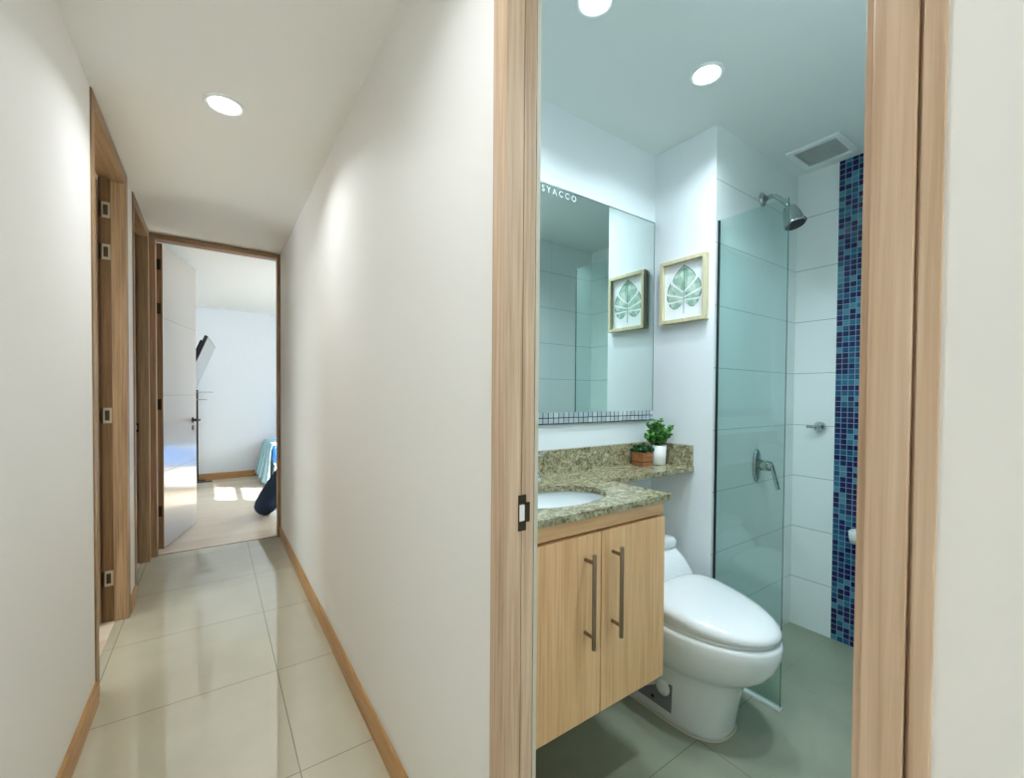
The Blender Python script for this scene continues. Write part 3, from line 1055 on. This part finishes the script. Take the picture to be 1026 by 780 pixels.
m = MB()
m.loft([rrect(1.285, 1.690, 1.042, 1.322, 0.38), rrect(1.285, 1.692, 1.046, 1.323, 0.43), rrect(1.290, 1.690, 1.052, 1.324, 0.455), rrect(1.298, 1.680, 1.080, 1.325, 0.50), rrect(1.305, 1.665, 1.122, 1.326, 0.543)])
m.build('tank', PORC, tl)
m = MB()
m.loft([rrect(1.302, 1.668, 1.122, 1.327, 0.5455), rrect(1.298, 1.672, 1.117, 1.328, 0.549), rrect(1.298, 1.672, 1.117, 1.328, 0.572), rrect(1.306, 1.664, 1.126, 1.322, 0.583), rrect(1.33, 1.64, 1.15, 1.30, 0.587)])
m.build('tank_lid', PORC, tl)
MB().lathe([(0.02, 0), (0.02, 0.004), (0.016, 0.006)], (TX, 1.225, 0.5868), (0, 0, 1), 24).build('flush_button', CHROME, tl)
# bolt recess low on the side
xp = TX - 0.1275
MB().add([(xp - 0.0035, 1.085, 0.047), (xp - 0.0035, 0.935, 0.047), (xp - 0.0015, 0.932, 0.150), (xp - 0.0012, 0.955, 0.15), (xp - 0.0012, 1.05, 0.085)], [(0, 1, 2, 3, 4)]).build('bolt_recess', GREYP, tl)
m = MB()
m.lathe([(0.030, 0), (0.028, 0.007), (0.018, 0.013), (0.0, 0.016)], (xp - 0.001, 0.972, 0.124), (-1, 0, 0), 20, 0, True, False)
m.build('bolt_cover', PORC, tl)
MB().lathe([(0.007, 0), (0.007, 0.002)], (xp - 0.003, 1.015, 0.068), (-1, 0, 0), 12).build('bolt_hole', BLACK, tl)
m = MB()
m.loft([egg(0.128, 0.784, 1.30, 0.0005, 1.0, sq=5, sf=2.7), egg(0.1275, 0.785, 1.30, 0.004, 1.0, sq=5, sf=2.7)])
m.build('sealant', mat('sealant', srgb(214, 204, 186), 0.6), tl)

# ------------------------------------------------------------------ shower
gs = thing('shower_screen', 'fixed greenish glass shower screen beside the toilet', 'shower screen', (1.765, 0.88, 0))
MB().box(1.762, 1.770, 0.745, 1.014, 0.012, 1.948, 0, {2: 1}).build('glass_panel', [GLASS, GEDGE], gs)
MB().box(1.7605, 1.7715, 1.014, 1.0195, 0.012, 1.948).build('gasket', BLACK, gs)
MB().box(1.755, 1.777, 0.740, 1.0195, 0.0, 0.012).build('channel', PLASTIC, gs, 0.002)

sh = thing('overhead_shower', 'chrome shower head on a bent arm high on the tiled wall', 'shower head', (2.14, 1.02, 2.135))
MB().lathe([(0.033, 0), (0.033, 0.004), (0.020, 0.014)], (2.14, 1.0198, 2.135), (0, -1, 0), 28).build('flange', CHROME, sh)
arm = [(2.14, 1.012, 2.135), (2.14, 0.978, 2.139), (2.14, 0.962, 2.134), (2.14, 0.945, 2.117), (2.14, 0.912, 2.076), (2.14, 0.902, 2.064)]
MB().tube(arm, 0.0105, 16).build('arm', CHROME, sh)
hd = Vector((0, -0.30, -0.95)).normalized()
MB().lathe([(0.014, 0), (0.022, 0.006), (0.030, 0.02), (0.037, 0.05), (0.042, 0.082), (0.046, 0.087), (0.046, 0.096), (0.042, 0.098)], (2.14, 0.904, 2.066), hd, 32).build('head', CHROME, sh)
MB().lathe([(0.041, 0), (0.039, 0.003)], Vector((2.14, 0.904, 2.066)) + hd * 0.0975, hd, 32).build('spray_plate', BLACK, sh)

mx = thing('shower_mixer', 'chrome lever shower mixer on the tiled wall behind the glass', 'shower mixer', (2.16, 1.02, 0.87))
m = MB()
pr = [(0.034 * math.cos(t), 0.080 * math.sin(t)) for t in [2 * PI * i / 32 for i in range(32)]]
m.loft([[(2.122 + u, 1.0198, 0.872 + v) for u, v in pr], [(2.122 + u, 1.014, 0.872 + v) for u, v in pr], [(2.122 + u * .85, 1.010, 0.872 + v * .9) for u, v in pr]])
m.build('plate', CHROME, mx)
MB().lathe([(0.026, 0), (0.024, 0.045), (0.022, 0.06), (0.01, 0.064)], (2.122, 1.011, 0.876), (0, -1, 0), 24).build('body', CHROME, mx)
MB().obox((2.112, 0.958, 0.885), (0.020, 0, 0), (0, -0.012, 0.004), (0, -0.032, -0.115)).build('lever', CHROME, mx, 0.003)

hk = thing('shower_tap', 'small round chrome tap knob on the white tiles beside the blue mosaic', 'tap', (2.5, 0.9, 1.05))
m = MB()
m.lathe([(0.026, 0), (0.026, 0.012), (0.020, 0.020), (0.014, 0.035), (0.012, 0.045)], (2.5098, 0.895, 1.05), (-1, 0, 0), 24)
m.build('flange', CHROME, hk)
MB().tube([(2.468, 0.897, 1.05), (2.463, 0.918, 1.05), (2.460, 0.938, 1.05)], [0.007, 0.006, 0.007]).build('peg', CHROME, hk)

sd_ = thing('soap_dish', 'small white soap dish on the blue mosaic by the door frame', 'soap dish', (2.48, 0.725, 0.51))
m = MB()
m.loft([rrect(2.452, 2.506, 0.66, 0.748, 0.512, 0.012, 4), rrect(2.445, 2.506, 0.655, 0.752, 0.55, 0.012, 4), rrect(2.445, 2.506, 0.655, 0.752, 0.572, 0.012, 4),
        rrect(2.451, 2.502, 0.661, 0.746, 0.572, 0.010, 4), rrect(2.455, 2.50, 0.665, 0.742, 0.55, 0.010, 4)])
m.build('dish', PORC, sd_)

# ------------------------------------------------------------------ bedroom
bd = thing('bed', 'bed with a bright blue cover at the far side of the bedroom', 'bed', (1.42, 6.7, 0))
m = MB()
m.box(0.64, 2.27, 6.24, 7.22, 0.06, 0.26)
for a in (0.68, 2.18):
    for b in (6.30, 7.10):
        m.box(a, a + 0.06, b, b + 0.06, 0, 0.06)
m.build('base', WALL_BED, bd, 0.01)
MB().box(0.63, 2.28, 6.23, 7.23, 0.26, 0.52).build('mattress', MATTR, bd, 0.04, 4)
MB().box(0.618, 2.285, 6.215, 7.24, 0.30, 0.535).build('bedspread', SPREAD, bd, 0.045, 4)
MB().box(2.286, 2.298, 6.2, 7.26, 0.0, 1.0).build('headboard', OAKD, bd, 0.005)

# throw draped over the foot corner
m = MB()
nu, nv = 26, 18
vs = []
for i in range(nu):
    u = i / (nu - 1)
    y = 6.25 + 0.90 * u
    for j in range(nv):
        v = j / (nv - 1)
        s = v * 1.0
        fold = 0.022 * math.sin(u * 17 + 0.6) + 0.012 * math.sin(u * 41)
        if s < 0.42:
            x = 1.0 - s * 0.86
            z = 0.541 + 0.006 * math.sin(u * 20 + v * 9) + 0.006
        else:
            q = (s - 0.42) / 0.58
            ang = min(1.0, q * 4) * PI / 2
            x = 0.6388 - 0.045 * math.sin(ang) - (0.05 + 0.045 * u) * q ** 1.3 + fold * q
            z = 0.505 + 0.042 * math.cos(ang) - max(0, q - 0.1) * 0.51 * (1 + 0.03 * math.sin(u * 11))
        vs.append((x, y, max(z, 0.006)))
fs = [(i * nv + j, i * nv + j + 1, (i + 1) * nv + j + 1, (i + 1) * nv + j) for i in range(nu - 1) for j in range(nv - 1)]
m.add(vs, fs, 0, True)
th = tag(m.build('throw_blanket', THROW), 'aqua and white throw blanket hanging over the end of the bed', 'blanket')
sm = th.modifiers.new('thick', 'SOLIDIFY')
sm.thickness = 0.006
sm.offset = 1

# navy bolster leaning in the doorway
m = MB()
p0, p1 = Vector((0.422, 4.87, 0.105)), Vector((0.72, 4.30, 0.72))
ax = (p1 - p0).normalized()
prof = [(0.02, -0.095), (0.06, -0.088), (0.085, -0.06), (0.10, 0.0), (0.112, 0.12), (0.118, 0.35), (0.112, 0.62), (0.10, 0.78), (0.08, 0.83), (0.02, 0.86)]
m.lathe(prof, p0, ax, 32)
tag(m.build('bolster_cushion', NAVY), 'dark navy bolster cushion leaning inside the bedroom doorway', 'cushion')

# television on a swivel arm, tilted forward
A = Vector((-0.0365, 5.0, 1.734))
B = Vector((0.0258, 6.1406, 1.734))
dn = Vector((-0.3515, 0.0192, -0.936)).normalized()
wv = (B - A)
nv_ = dn.cross(wv.normalized())
nv_ = nv_ if nv_.x < 0 else -nv_      # away from the screen, towards the wall
tv = thing('television', 'flat television tilted on a wall arm behind the bedroom door', 'television', (-0.15, 5.57, 1.45))
MB().obox(A, wv, dn * 0.645, nv_ * 0.028).build('housing', BLACK, tv, 0.004)
MB().obox(A + wv * 0.008 + dn * 0.008 - nv_ * 0.0015, wv * 0.984, dn * 0.625, nv_ * 0.0015).build('screen', TVS, tv)
cb = A + wv * 0.25 + dn * 0.10 + nv_ * 0.028
MB().obox(cb, wv * 0.5, dn * 0.40, nv_ * 0.045).obox(A + wv * 0.03 + dn * 0.05 + nv_ * 0.028, wv * 0.94, dn * 0.55, nv_ * 0.02).build('back_shell', BLACK, tv, 0.01)
ac = A + wv * 0.5 + dn * 0.30 + nv_ * 0.075
MB().tube([ac, Vector((-0.48, 5.60, 1.50)), Vector((-0.692, 5.60, 1.50))], 0.018, 10).box(-0.6985, -0.685, 5.52, 5.68, 1.38, 1.62).build('wall_arm', BLACK, tv)

# thin dark floor stand with two glass shelves against the far wall
st = thing('floor_stand', 'thin dark upright stand with two glass shelves behind the bedroom door', 'stand', (-0.185, 7.2, 0))
m = MB()
m.box(-0.205, -0.165, 7.19, 7.215, 0.012, 1.24)
m.build('post', BLACK, st, 0.002)
m = MB()
m.box(-0.35, -0.015, 7.10, 7.13, 0, 0.014)
m.box(-0.35, -0.09, 7.23, 7.255, 0, 0.014)
m.box(-0.20, -0.17, 7.13, 7.23, 0, 0.014)
m.build('foot', BLACK, st, 0.002)
MB().box(-0.36, 0.0, 7.02, 7.19, 1.205, 1.213).build('shelf', SHELFG, st)
MB().box(-0.36, -0.07, 7.02, 7.19, 1.105, 1.113).build('shelf', SHELFG, st)
